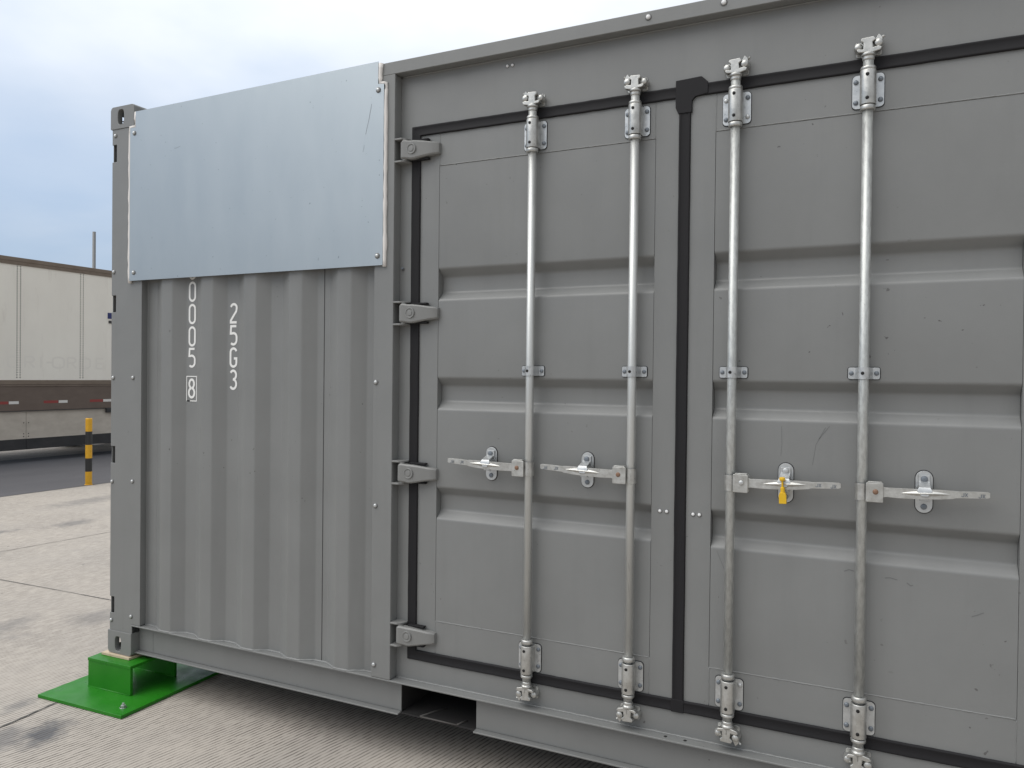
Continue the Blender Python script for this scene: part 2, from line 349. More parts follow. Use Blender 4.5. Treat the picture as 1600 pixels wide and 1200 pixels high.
# stroke lettering -------------------------------------------------
def arc(cx, cz, rx, rz, a0, a1, n=10):
    return [(cx + rx * math.cos(R(a0 + (a1 - a0) * k / n)), cz + rz * math.sin(R(a0 + (a1 - a0) * k / n))) for k in range(n + 1)]
W_ = 0.21
GL = {
 '0': [arc(0, .79, W_, .21, 0, 180) + arc(0, .21, W_, .21, 180, 360) + [(W_, .79)]],
 '2': [arc(0, .79, W_, .21, 165, -20) + [(.17, .60), (-.02, .36), (-W_, .10), (-W_, 0), (W_, 0)]],
 '5': [[(W_ - .02, 1), (-W_ + .03, 1), (-W_, .60)] + arc(-.02, .40, W_ + .02, .22, 115, 0) + arc(-.02, .24, W_ + .02, .24, 0, -135)],
 'G': [arc(0, .79, W_, .21, 15, 180) + arc(0, .21, W_, .21, 180, 360) + [(W_, .45), (.03, .45)]],
 '3': [arc(-.01, .76, W_, .24, 150, -80) + [(-.03, .53)], [(-.03, .53)] + arc(-.01, .26, W_ + .01, .26, 82, -150)],
 '8': [arc(0, .76, W_ - .03, .24, -90, 270, 20), arc(0, .26, W_, .26, 90, 450, 20)],
 'J': [[(W_, 1), (W_, .2)] + arc(0, .2, W_, .2, 0, -180)],
 'X': [[(-W_, 0), (W_, 1)], [(-W_, 1), (W_, 0)]],
 'O': [arc(0, .74, W_ + .1, .26, 0, 180) + arc(0, .26, W_ + .1, .26, 180, 360) + [(W_ + .1, .74)]],
 'R': [[(-W_, 0), (-W_, 1)], [(-W_, 1), (.05, 1)] + arc(.05, .75, .2, .25, 90, -90) + [(-W_, .5)], [(0, .5), (W_ + .06, 0)]],
 'I': [[(0, 0), (0, 1)]],
 'E': [[(W_, 1), (-W_, 1), (-W_, 0), (W_, 0)], [(-W_, .5), (W_ - .06, .5)]],
 '-': [[(-.15, .5), (.15, .5)]],
 '1': [[(-.12, .8), (.02, 1), (.02, 0)]],
 '4': [[(.08, 0), (.08, 1), (-W_, .3), (W_, .3)]],
}
def stroke(bm, pts, w, fn, mi=0):
    """flat ribbon with round ends along a 2-D polyline; fn maps (x,z) to a point"""
    P = [Vector(p) for p in pts]; P = [p for i, p in enumerate(P) if i == 0 or (p - P[i - 1]).length > 1e-6]
    L, Rr = [], []
    for i, p in enumerate(P):
        d1 = (p - P[i - 1]).normalized() if i else (P[1] - p).normalized()
        d2 = (P[i + 1] - p).normalized() if i < len(P) - 1 else d1
        if not i: d1 = d2
        n1 = Vector((-d1.y, d1.x)); n2 = Vector((-d2.y, d2.x)); nn = (n1 + n2)
        nn = nn.normalized() if nn.length > 1e-6 else n1
        k = w / 2 / max(0.55, nn.dot(n1)); L.append(p + nn * k); Rr.append(p - nn * k)
    va = [bm.verts.new(fn(q)) for q in L]; vb = [bm.verts.new(fn(q)) for q in Rr]
    for i in range(len(P) - 1):
        f = bm.faces.new((va[i], va[i + 1], vb[i + 1], vb[i])); f.material_index = mi
def glyph(bm, ch, cx, z0, w, h, sw, y, mi=0):
    """character standing in a plane of constant y, facing -Y"""
    for k, st in enumerate(GL[ch]):
        stroke(bm, [(cx + p[0] / 0.5 * w, z0 + sw / 2 + p[1] * (h - sw)) for p in st], sw, lambda q, k=k: (q[0], y - 0.0002 * k, q[1]), mi)

# ------------------------------------------------------------------ ground
def sheet(name, x0, x1, y0, y1, z, m):
    bm = BM(); v = [bm.verts.new(p) for p in ((x0, y0, z), (x1, y0, z), (x1, y1, z), (x0, y1, z))]; bm.faces.new(v)
    return tag(link(name, bm, m), kind="structure")
sheet("ground", -600, 600, -600, 600, 0.0, M_conc)
sheet("road", -11.1, -6.85, -300, 400, 0.004, M_asph)
bm = BM()
def joint(bm, x0, y0, x1, y1, w):
    d = Vector((x1 - x0, y1 - y0)).normalized(); n = Vector((-d.y, d.x)) * w / 2
    v = [bm.verts.new((p[0], p[1], 0.004)) for p in ((x0 - n.x, y0 - n.y), (x1 - n.x, y1 - n.y), (x1 + n.x, y1 + n.y), (x0 + n.x, y0 + n.y))]
    bm.faces.new(v)
random.seed(4)
px, py = None, None
for (xa, ya, xb, yb, w) in ((-3.87, -2.0, -3.46, 4.5, 0.010), (-6.8, 0.95, 0.4, 1.105, 0.007), (0.055, -1.1, -0.06, 0.0, 0.010)):
    n = 24; last = (xa, ya)
    for k in range(1, n + 1):
        q = (xa + (xb - xa) * k / n + random.uniform(-.002, .002), ya + (yb - ya) * k / n + random.uniform(-.002, .002))
        joint(bm, *last, *q, w * random.uniform(0.7, 1.15)); last = q
tag(link("slab_joint", bm, M_joint), kind="structure")

# ------------------------------------------------------------------ container
con = empty("shipping_container", (0, 0, H0), "grey shipping container with double side doors raised on a green steel stand", "container")
L_, W2, HT, D = 6.058, 2.438, 2.896, 0.05
XP0, XP1 = 1.705, 1.806                     # post left of the doors
XQ0, XQ1 = 4.345, 4.446                     # post right of the doors
LEDGE, WEBB = 0.168, 0.017

# corner castings with their oval holes (a face with a slot cut right through it)
def casting(name, x0, x1, y0, y1, z0, z1, front, parent):
    bm = BM(); cx, cz = (x0 + x1) / 2 + (-0.012 if x0 < 3 else 0.012), (z0 + z1) / 2 + (0.002 if z0 > 1 else -0.008)
    t = 0.028; r = 0.016
    top = z0 > 1
    def outline(m):
        a = []
        for (x, z, rr) in ((x1, z1, r if top else .003), (x0, z1, r if top else .003), (x0, z0, .003 if top else r), (x1, z0, .003 if top else r)):
            sx = 1 if x == x1 else -1; sz = 1 if z == z1 else -1
            st = {(1, 1): 0, (-1, 1): 90, (-1, -1): 180, (1, -1): 270}[(sx, sz)]
            for k in range(m + 1):
                an = R(st + 90 * k / m); a.append((x - sx * rr + rr * math.cos(an), z - sz * rr + rr * math.sin(an)))
        return a
    o = outline(5); n = len(o)
    hole = []
    for k in range(n):                                   # same vertex count, sorted by angle, stadium shaped
        a = 2 * math.pi * (k + 0.5) / n
        dx, dz = math.cos(a), math.sin(a); hw, hh = 0.0235, 0.040
        s = 1 / ((abs(dx / hw) ** 3.2 + abs(dz / hh) ** 3.2) ** (1 / 3.2)); hole.append((cx + dx * s, cz + dz * s))
    ya, yb = (y0, y0 + t) if front else (y1, y1 - t)
    yc = y1 if front else y0
    rings = [[bm.verts.new((p[0], ya, p[1])) for p in o], [bm.verts.new((p[0], yc, p[1])) for p in o],
             [bm.verts.new((p[0], ya, p[1])) for p in hole], [bm.verts.new((p[0], yb, p[1])) for p in hole]]
    for k in range(n):
        k2 = (k + 1) % n
        bm.faces.new((rings[0][k], rings[0][k2], rings[2][k2], rings[2][k]))
        bm.faces.new((rings[2][k], rings[2][k2], rings[3][k2], rings[3][k]))
        if abs(o[k][0] - o[k2][0]) < 1e-5 and abs(o[k][0] - (0 if x0 < 3 else L_)) < 1e-5 and abs(o[k][1] - o[k2][1]) > .05:
            # end side of the casting with its own opening
            X, za, zb = o[k][0], min(o[k][1], o[k2][1]), max(o[k][1], o[k2][1])
            u0, u1 = sorted((y0, y1)); h0, h1 = ((u0 + .042, u0 + .112) if front else (u1 - .112, u1 - .042)); g0, g1 = za + .012, zb - .012
            for (a1, b1, a2, b2) in ((u0, h0, za, zb), (h1, u1, za, zb), (h0, h1, za, g0), (h0, h1, g1, zb)):
                bm.faces.new([bm.verts.new(p) for p in ((X, a1, a2), (X, b1, a2), (X, b1, b2), (X, a1, b2))])
        else:
            bm.faces.new((rings[0][k], rings[0][k2], rings[1][k2], rings[1][k]))
    return link(name, bm, M_paint, parent, 0.003, 2, ang=30)
def casting_body(top, left, front):
    x0, x1 = (0, 0.178) if left else (L_ - 0.178, L_); z0, z1 = (HT - 0.118, HT) if top else (0, 0.12)
    y0, y1 = (0, 0.162) if front else (W2 - 0.162, W2)
    return casting("corner_casting", x0, x1, y0, y1, z0, z1, front, con)
for top in (0, 1):
    for left in (0, 1):
        for front in (0, 1): casting_body(top, left, front)

# corner posts; the front-left one has four lashing slots along its outer edge
SL = [(2.607, 2.697), (1.812, 1.900), (1.011, 1.100), (0.212, 0.298)]
def corner_post(left, front):
    bm = BM(); x0, x1 = 0.008, 0.239; ya, yb = (0.004, 0.010)
    o = [(x0, 0.1195), (0.1782, 0.1195), (0.1782, LEDGE + .0008), (x1, LEDGE + .0008), (x1, HT - 0.1175), (x0, HT - 0.1175)]
    for a, b in sorted(SL, reverse=True): o += [(x0, b), (x0 + .034, b), (x0 + .034, a), (x0, a)]
    prism(bm, o, 'y', ya, yb)
    box(bm, x1 - .006, x1, yb, 0.075, 0.1705, HT - 0.13)               # return flange beside the corrugation
    box(bm, x0, x0 + .0045, yb + .0002, 0.15, 0.1195, HT - 0.1175)     # flange round the outer edge
    box(bm, x0 + .0050, 0.17, 0.15, 0.156, 0.1195, HT - 0.1175)
    if not left:
        for v in bm.verts: v.co.x = L_ - v.co.x
    if not front:
        for v in bm.verts: v.co.y = W2 - v.co.y
    return link("corner_post", bm, M_paint, con, 0.0025, 2)
cp = corner_post(1, 1); corner_post(0, 1); corner_post(1, 0); corner_post(0, 0)
def bolts(parent, spots, y, r=0.0085, h=0.007, m=None, name="bolt"):
    for x, z in spots:
        bm = BM(); lathe(bm, [(r * 1.5, 0), (r * 1.5, h * .18), (r * 0.9, h * .22)], (x, y, z), (0, -1, 0), 14, 1); dome(bm, x, y - h * .2, z, r, h)
        link(name, bm, [m or M_bolt, M_washer], parent)
bolts(cp, [(.034, 2.745), (.026, 2.025), (.026, 1.464), (.178, 1.466), (.022, .912), (.178, .923), (.022, .173), (.174, .212)], 0.004)

# posts beside the doors
def door_post(x0, x1, inner):
    bm = BM(); s = 1 if inner > 0 else -1; xi = x1 if s > 0 else x0; xo = x0 if s > 0 else x1
    box(bm, x0, x1, 0.0, 0.006, LEDGE + .001, 2.792)
    box(bm, xi - s * .006, xi, .006, 0.088, LEDGE + .001, 2.792)
    box(bm, xo, xo + s * .006, .006, 0.075, LEDGE + .001, 2.792)
    return link("door_post", bm, M_paint, con, 0.004, 3)
dp = door_post(XP0, XP1, 1); dq = door_post(XQ0, XQ1, -1)
bolts(dp, [(1.720, 1.462), (1.723, .922), (1.722, .224)], 0.0)
bolts(dq, [(4.430, 1.462), (4.430, .922), (4.430, .224)], 0.0)

# top rail with its underside return
bm = BM()
box(bm, 0.1785, L_ - 0.1785, 0.0, 0.006, 2.792, 2.846)
box(bm, 0.1785, L_ - 0.1785, 0.006, 0.10, 2.792, 2.797)
box(bm, 0.1785, L_ - 0.1785, 0.006, 0.12, 2.841, 2.846)
tr = link("top_rail", bm, M_paint, con, 0.003, 2)
bolts(tr, [(2.921, 2.823), (3.194, 2.823), (3.60, 2.823), (4.02, 2.823)], 0.0, m=M_white_bolt)

# bottom rail: ledge flange, recessed web cut by two fork pockets, bottom lip
bm = BM()
box(bm, 0.1785, L_ - 0.1785, 0.0, 0.10, LEDGE - .007, LEDGE)
PK = [(1.834, 2.206), (3.852, 4.224)]
xs = [0.1785] + [v for p in PK for v in p] + [L_ - 0.1785]
for a, b in zip(xs[0::2], xs[1::2]):
    box(bm, a, b, 0.05, 0.056, WEBB + .006, LEDGE - .0075)
    lip = [(0.022, WEBB + .003), (0.056, WEBB + .0055), (0.056, WEBB - .001), (0.022, WEBB - .004)]
    prism(bm, lip, 'x', a, b)
br = link("bottom_rail", bm, M_paint, con, 0.002, 2)
for x, z in ((3.012, 0), (3.085, 0)):
    bm = BM()
    lathe(bm, [(0.0065, 0), (0.0065, 0.0008), (0, 0.0008)], (x, 0.026, LEDGE), (0, 0, 1), 10)
    link("ledge_hole", bm, M_hole, br)
bm = BM(); box(bm, 0.2815, 0.2845, 0.0488, 0.0500, WEBB + .006, LEDGE - .008)
link("weld_seam", bm, M_paint, br)
# welds along the ledge, slightly uneven
random.seed(11)
bm = BM()
pts = [(x, D - 0.001, LEDGE + 0.001) for x in [XP1 + .002 + (XQ0 - XP1 - .004) * k / 150 for k in range(151)]]
tube(bm, [(p[0], p[1] + random.uniform(-.001, .001), p[2]) for p in pts], [random.uniform(.0038, .0058) for _ in pts], 7)
link("weld_bead", bm, M_paint, br); bm = BM()
pts = [(x, D - 0.0015, 2.7895) for x in [XP1 + .002 + (XQ0 - XP1 - .004) * k / 150 for k in range(151)]]
tube(bm, [(p[0], p[1] + random.uniform(-.001, .001), p[2]) for p in pts], [random.uniform(.003, .0045) for _ in pts], 6)
link("weld_bead", bm, M_paint, tr)

M_bent = mat("scraped_pocket_edge", (0.075, 0.07, 0.066), 0.7)[0]
def fork_pocket(x0, x1):
    bm = BM()
    box(bm, x0 - .006, x0 - .0005, 0.0565, W2 - .0565, WEBB, LEDGE - .008); box(bm, x1 + .0005, x1 + .006, 0.0565, W2 - .0565, WEBB, LEDGE - .008)
    box(bm, x0 - .006, x1 + .006, 0.104, W2 - .104, LEDGE - .012, LEDGE - .0085)
    box(bm, x0, x1, 0.046, 0.30, 0.012, 0.018)
    for (xa, ya, xb, yb) in ((x0 + .10, .046, x0 + .16, .17), (x1 - .09, .046, x1 - .07, .10)):
        tube(bm, [(xa, ya, .019), ((xa + xb) / 2, (ya + yb) / 2, .021), (xb, yb, .019)], .004, 6, 1)
    tube(bm, [(x0 + .1, .046, .019), (x0 + .2, .045, .0195), (x1 - .09, .046, .019)], .0035, 6, 1)
    link("fork_pocket", bm, [M_under, M_bent], con)
for a, b in PK: fork_pocket(a, b)

# corrugated side wall sections
def corr_profile(a0, a1, first):
    """first = x where a right-facing slope starts; crest y 0.006, valley y 0.042"""
    per = 0.2795; pts = []
    k0 = int((a0 - first) / per) - 2
    for k in range(k0, k0 + 40):
        b = first + k * per
        pts += [(b, .006), (b + .066, .042), (b + .136, .042), (b + .206, .006)]
    out = [(a0, None)]; pts = sorted(pts)
    def yat(x):
        for (xa, ya), (xb, yb) in zip(pts, pts[1:]):
            if xa <= x <= xb: return ya + (yb - ya) * (x - xa) / (xb - xa)
    q = [(a0, yat(a0))] + [p for p in pts if a0 + .004 < p[0] < a1 - .004] + [(a1, yat(a1))]
    return q
def corr_wall(name, a0, a1, first, z0, z1, tf, weld=True):
    prof = round_poly(corr_profile(a0, a1, first), 0.0065, 3)
    bm = BM(); lo = [bm.verts.new(tf(x, y, z0)) for x, y in prof]; hi = [bm.verts.new(tf(x, y, z1)) for x, y in prof]
    for i in range(len(prof) - 1):
        f = bm.faces.new((lo[i], lo[i + 1], hi[i + 1], hi[i])); f.smooth = True
    if weld:
        fine = []
        for (xa, ya), (xb, yb) in zip(prof, prof[1:]):
            m = max(1, int((Vector((xa, ya)) - Vector((xb, yb))).length / .012))
            fine += [(xa + (xb - xa) * k / m, ya + (yb - ya) * k / m) for k in range(m)]
        fine.append(prof[-1])
        tube(bm, [tf(x, y - .001, z0 + .001) for x, y in fine], [random.uniform(.0045, .0072) for _ in fine], 6)
    return link(name, bm, M_paint, con)
cw = corr_wall("corrugated_wall", 0.2395, XP0 - .0005, 0.458, LEDGE, 2.80, lambda x, y, z: (x, y, z))
corr_wall("corrugated_wall", XQ1 + .0005, L_ - 0.2395, 4.58, LEDGE, 2.80, lambda x, y, z: (x, y, z))
corr_wall("back_wall", 0.2395, L_ - .2395, 0.4, LEDGE, 2.80, lambda x, y, z: (x, W2 - y, z), False)
corr_wall("end_wall", 0.165, W2 - .165, 0.3, LEDGE, 2.80, lambda x, y, z: (y + .02, x, z), False)
corr_wall("end_wall", 0.165, W2 - .165, 0.3, LEDGE, 2.80, lambda x, y, z: (L_ - .02 - y, x, z), False)
bm = BM(); box(bm, 1.3995, 1.4015, 0.0405, 0.0425, LEDGE + .004, 2.8); link("weld_seam", bm, M_under, cw)
# stencilled code, column by column
bm = BM()
yv = 0.0409
for z0 in (1.965, 1.853, 1.740, 1.627): glyph(bm, '0', .562, z0, .046, .103, .0112, yv)
glyph(bm, '5', .562, 1.520, .046, .101, .0112, yv)
glyph(bm, '8', .561, 1.364, .046, .102, .0118, yv)
stroke(bm, [(.527, 1.352), (.595, 1.352), (.595, 1.476), (.527, 1.476), (.527, 1.352), (.55, 1.352)], .0048, lambda q: (q[0], yv - .0006, q[1]))
tag(link("stencil_lettering", bm, M_stencil, cw), "left column of white stencilled digits ending in a boxed 8"); bm = BM()
for ch, z0 in zip('25G3', (1.738, 1.630, 1.521, 1.412)): glyph(bm, ch, .843, z0, .046, .101, .0118, yv)
tag(link("stencil_lettering", bm, M_stencil, cw), "right column of white stencilled characters 25G3")

# roof, floor, other rails
bm = BM()
box(bm, .02, L_ - .02, .05, W2 - .05, 2.835, 2.838)
link("roof", bm, M_paint, con)
bm = BM(); box(bm, .02, L_ - .02, .11, W2 - .11, LEDGE - .0085, LEDGE - .0005)
for k in range(20):
    x = .12 + k * .3
    if not any(a - .08 < x < b + .05 for a, b in PK): box(bm, x, x + .045, .11, W2 - .11, .03, LEDGE - .009)
link("floor", bm, M_under, con)
bm = BM()
box(bm, .1785, L_ - .1785, W2 - .006, W2, 2.792, 2.846); box(bm, .1785, L_ - .1785, W2 - .056, W2 - .05, .02, LEDGE - .008)
box(bm, .1785, L_ - .1785, W2 - .1, W2, LEDGE - .007, LEDGE)
for x in (0.0, L_ - .06): 
    box(bm, x + .005, x + .055, .1625, W2 - .1625, HT - .11, HT - .02); box(bm, x + .005, x + .055, .1625, W2 - .1625, .02, LEDGE)
link("end_rail", bm, M_paint, con, 0.003, 2)

# frame round the doorway, recessed behind the posts
GL0, GR1, GB, GT = 1.866, 4.285, 0.262, 2.567
bm = BM()
box(bm, XP1 + .0005, XQ0 - .0005, D, D + .03, GT, 2.7915)
box(bm, XP1 + .0005, XQ0 - .0005, D, D + .03, LEDGE + .0005, GB)
box(bm, XP1 + .0005, GL0, D, D + .03, GB, GT); box(bm, GR1, XQ0 - .0005, D, D + .03, GB, GT)
fr = link("door_frame", bm, M_paint, con)
for x in (2.320, 2.343): bolts(fr, [(x, 2.759)], D, .0058, .005, M_white_bolt)
bolts(fr, [(1.823, 1.958), (4.328, 1.958)], D, .006, .012, M_rivet)

# rubber gaskets ------------------------------------------------------
GW = 0.044
def gasket_strip(bm, p0, p1, horiz, m0=0, m1=0):
    """lipped strip swept from p0 to p1 (x,z); m0, m1 shear the ends into mitres"""
    sec = [(-.5, .004), (-.47, -.0075), (-.36, -.0085), (-.27, -.0062), (0, -.0072), (.27, -.0062), (.36, -.0085), (.47, -.0075), (.5, .004)]
    n = 40; rows = []
    for k in range(n + 1):
        t = k / n; x = p0[0] + (p1[0] - p0[0]) * t; z = p0[1] + (p1[1] - p0[1]) * t
        j = random.uniform(-.0006, .0006) if 0 < k < n else 0
        sh = m0 if k == 0 else m1 if k == n else 0
        rows.append([bm.verts.new((x + sh * a * GW, D + b, z + a * GW + j) if horiz else (x + a * GW + j, D + b, z + sh * a * GW)) for a, b in sec])
    for r0, r1 in zip(rows, rows[1:]):
        for i in range(len(sec) - 1):
            f = bm.faces.new((r0[i], r0[i + 1], r1[i + 1], r1[i])); f.smooth = True
random.seed(5)
XC = 3.050
def gasket(x0, x1, cornerL):
    bm = BM(); zt, zb = GT - GW / 2, GB + GW / 2 - .002
    if cornerL:
        xc = x0 + GW / 2
        gasket_strip(bm, (xc, zt), (x1, zt), True, -1, 0); gasket_strip(bm, (xc, zb), (x1, zb), True, 1, 0)
        gasket_strip(bm, (xc, zb), (xc, zt), False, 1, -1)
    else:
        xc = x1 - GW / 2
        gasket_strip(bm, (x0, zt), (xc, zt), True, 0, 1); gasket_strip(bm, (x0, zb), (xc, zb), True, 0, -1)
        gasket_strip(bm, (xc, zb), (xc, zt), False, -1, 1)
    link("door_gasket", bm, M_rubber, con)
gasket(GL0, XC - .0215, True)
gasket(XC + .0215, GR1, False)
bm = BM()
gasket_strip(bm, (XC, GB), (XC, GT), False)
# the flat T-shaped cover where the strips meet
T = [(3.016, 2.588), (3.110, 2.592), (3.134, 2.569), (3.134, 2.528), (3.088, 2.521), (3.0765, 2.508), (3.0765, 2.466), (3.0265, 2.466), (3.016, 2.490)]
prism(bm, T, 'y', D - .0105, D + .003)
box(bm, XC - .0235, XC + .0235, D - .0092, D + .003, GB - .004, GB + .044)
link("centre_gasket", bm, M_rubber, con, 0.002, 2)

# doors ----------------------------------------------------------------
GRV = [(1.950, 1.816), (1.485, 1.350), (1.017, 0.882)]
def door(x0, x1, px0, px1, name="door"):
    """stiles and rails flush round a pressed panel with three horizontal grooves"""
    bm = BM(); g = .0012
    z0, z1, pz0, pz1 = GB + .040, GT - GW + .002, 0.442, 2.386
    box(bm, x0, px0 - g, D + .0005, D + .06, z0, z1); box(bm, px1 + g, x1, D + .0005, D + .06, z0, z1)
    box(bm, px0 + g, px1 - g, D + .0008, D + .055, pz1 + g, z1); box(bm, px0 + g, px1 - g, D + .0008, D + .055, z0, pz0 - g)
    d = link(name, bm, M_paint, con, 0.0012, 2)
    prof = [(pz1, D + .0015)]
    for zt, zb in GRV: prof += [(zt, D + .0015), (zt - .034, D + .038), (zb + .034, D + .038), (zb, D + .0015)]
    prof = round_poly(prof + [(pz0, D + .0015)], 0.008, 4)
    bm = BM()
    A = [bm.verts.new((px0, y, z)) for z, y in prof]; B = [bm.verts.new((px1, y, z)) for z, y in prof]
    for i in range(len(prof) - 1):
        f = bm.faces.new((A[i], B[i], B[i + 1], A[i + 1])); f.smooth = True
    # welds round the panel edge
    for zz in (pz1 + .0005, pz0 - .0005):
        P = [px0 + (px1 - px0) * k / 110 for k in range(111)]
        tube(bm, [(x, D + .0022, zz + (.003 if zz > 1 else 0) + random.uniform(-.0006, .0006)) for x in P], [random.uniform(.0022, .0034) for _ in P], 6)
    for xx in (px0, px1):
        for za, zb in ((pz1, z1), (z0, pz0)):
            P = [za + (zb - za) * k / 14 for k in range(15)]
            tube(bm, [(xx + random.uniform(-.0006, .0006), D + .0022, z) for z in P], [random.uniform(.002, .003) for _ in P], 6)
    link("pressed_panel", bm, M_paint, d)
    bm = BM(); box(bm, x0 + .01, x1 - .01, D + .062, D + .066, z0, z1); link("door_lining", bm, M_under, d)
    return d
d1 = door(1.909, 3.030, 2.003, 2.940); d2 = door(3.071, 4.243, 3.163, 4.110)
for x in (2.974, 3.000): bolts(d1, [(x, .997)], D + .0005, .0060, .005, M_white_bolt)
for x in (3.098, 3.121): bolts(d2, [(x, .995)], D + .0005, .0060, .005, M_white_bolt)

M_scuff = mat("scuffed_paint", (0.138, 0.142, 0.14), 0.6)[0]
for P, w in (([(3.545, 1.33), (3.515, 1.27), (3.505, 1.20)], .0016), ([(3.558, 1.335), (3.535, 1.305), (3.525, 1.29)], .0018), ([(3.402, 1.33), (3.404, 1.27), (3.401, 1.225)], .0013), ([(3.185, .87), (3.215, .80), (3.238, .69)], .0014),
             ([(3.735, .838), (3.75, .841), (3.772, .836)], .003), ([(3.61, .846), (3.625, .853), (3.64, .850)], .003), ([(3.985, .745), (4.0, .752), (4.018, .762)], .003), ([(3.80, .83), (3.81, .822), (3.818, .824)], .0035)):
    bm = BM(); stroke(bm, P, w, lambda q: (q[0], D + .0011, q[1])); link("scratch", bm, M_scuff, d2)

# hinges
def hinge(zc, s, xb, post, dr):
    """s=+1: post on the left; xb = face of the post"""
    fx = lambda u: xb + s * u
    bm = BM()
    for z in (zc + .048, zc - .048):
        o = [(0, -.002), (.034, -.002), (.048, .010), (.060, .036), (.060, D), (0, D)]
        prism(bm, [(fx(u), v) for u, v in o], 'z', z - .004, z + .004)
    lathe(bm, [(.012, -.046), (.012, .046)], (fx(.044), .016, zc), (0, 0, 1), 14)
    link("hinge_lug", bm, M_hinge, post, 0.002, 2)
    bm = BM()
    # knuckle and blade: side view swept with a varying height
    st = [(.030, .036, .038, .002), (.040, .040, .0385, -.004), (.052, .040, .039, -.003), (.064, .038, .041, .001), (.078, .037, .043, .002), (.092, .037, .043, .003), (.130, .033, .036, .010), (.170, .027, .029, .020), (.192, .025, .027, .026), (.202, .022, .024, .034), (.204, .021, .023, .050)]
    rows = []
    for u, hu, hd, y in st:
        yb = max(y + .012, min(.052, y + .03)) if u > .06 else y + .034
        rows.append([bm.verts.new((fx(u), y + .005, zc + hu)), bm.verts.new((fx(u), y, zc + hu - .006)), bm.verts.new((fx(u), y, zc - hd + .006)), bm.verts.new((fx(u), y + .005, zc - hd)), bm.verts.new((fx(u), yb, zc - hd)), bm.verts.new((fx(u), yb, zc + hu))])
    for a, b in zip(rows, rows[1:]):
        for i in range(6): bm.faces.new((a[i], a[(i + 1) % 6], b[(i + 1) % 6], b[i]))
    bm.faces.new(rows[0][::-1]); bm.faces.new(rows[-1])
    # raised ring and boss on the blade
    lathe(bm, [(.0235, 0), (.0225, .0035), (.0185, .0035), (.0175, 0.0005), (.012, .0005), (.011, .003), (0, .0035)], (fx(.083), .0025, zc), (0, -1, 0), 20)
    link("hinge_blade", bm, M_hinge, dr, 0.0025, 2, ang=25)
    for q in (1, -1):
        bm = BM()
        box(bm, min(fx(.072), fx(.152)), max(fx(.072), fx(.152)), .026, .048, zc + q * .041 - .004, zc + q * .041 + .004)
        link("hinge_pad", bm, M_rubber, dr, 0.002, 2)
for zc in (2.461, 1.7605, 1.073, 0.3715):
    hinge(zc, 1, XP1, dp, d1); hinge(zc, -1, XQ0, dq, d2)

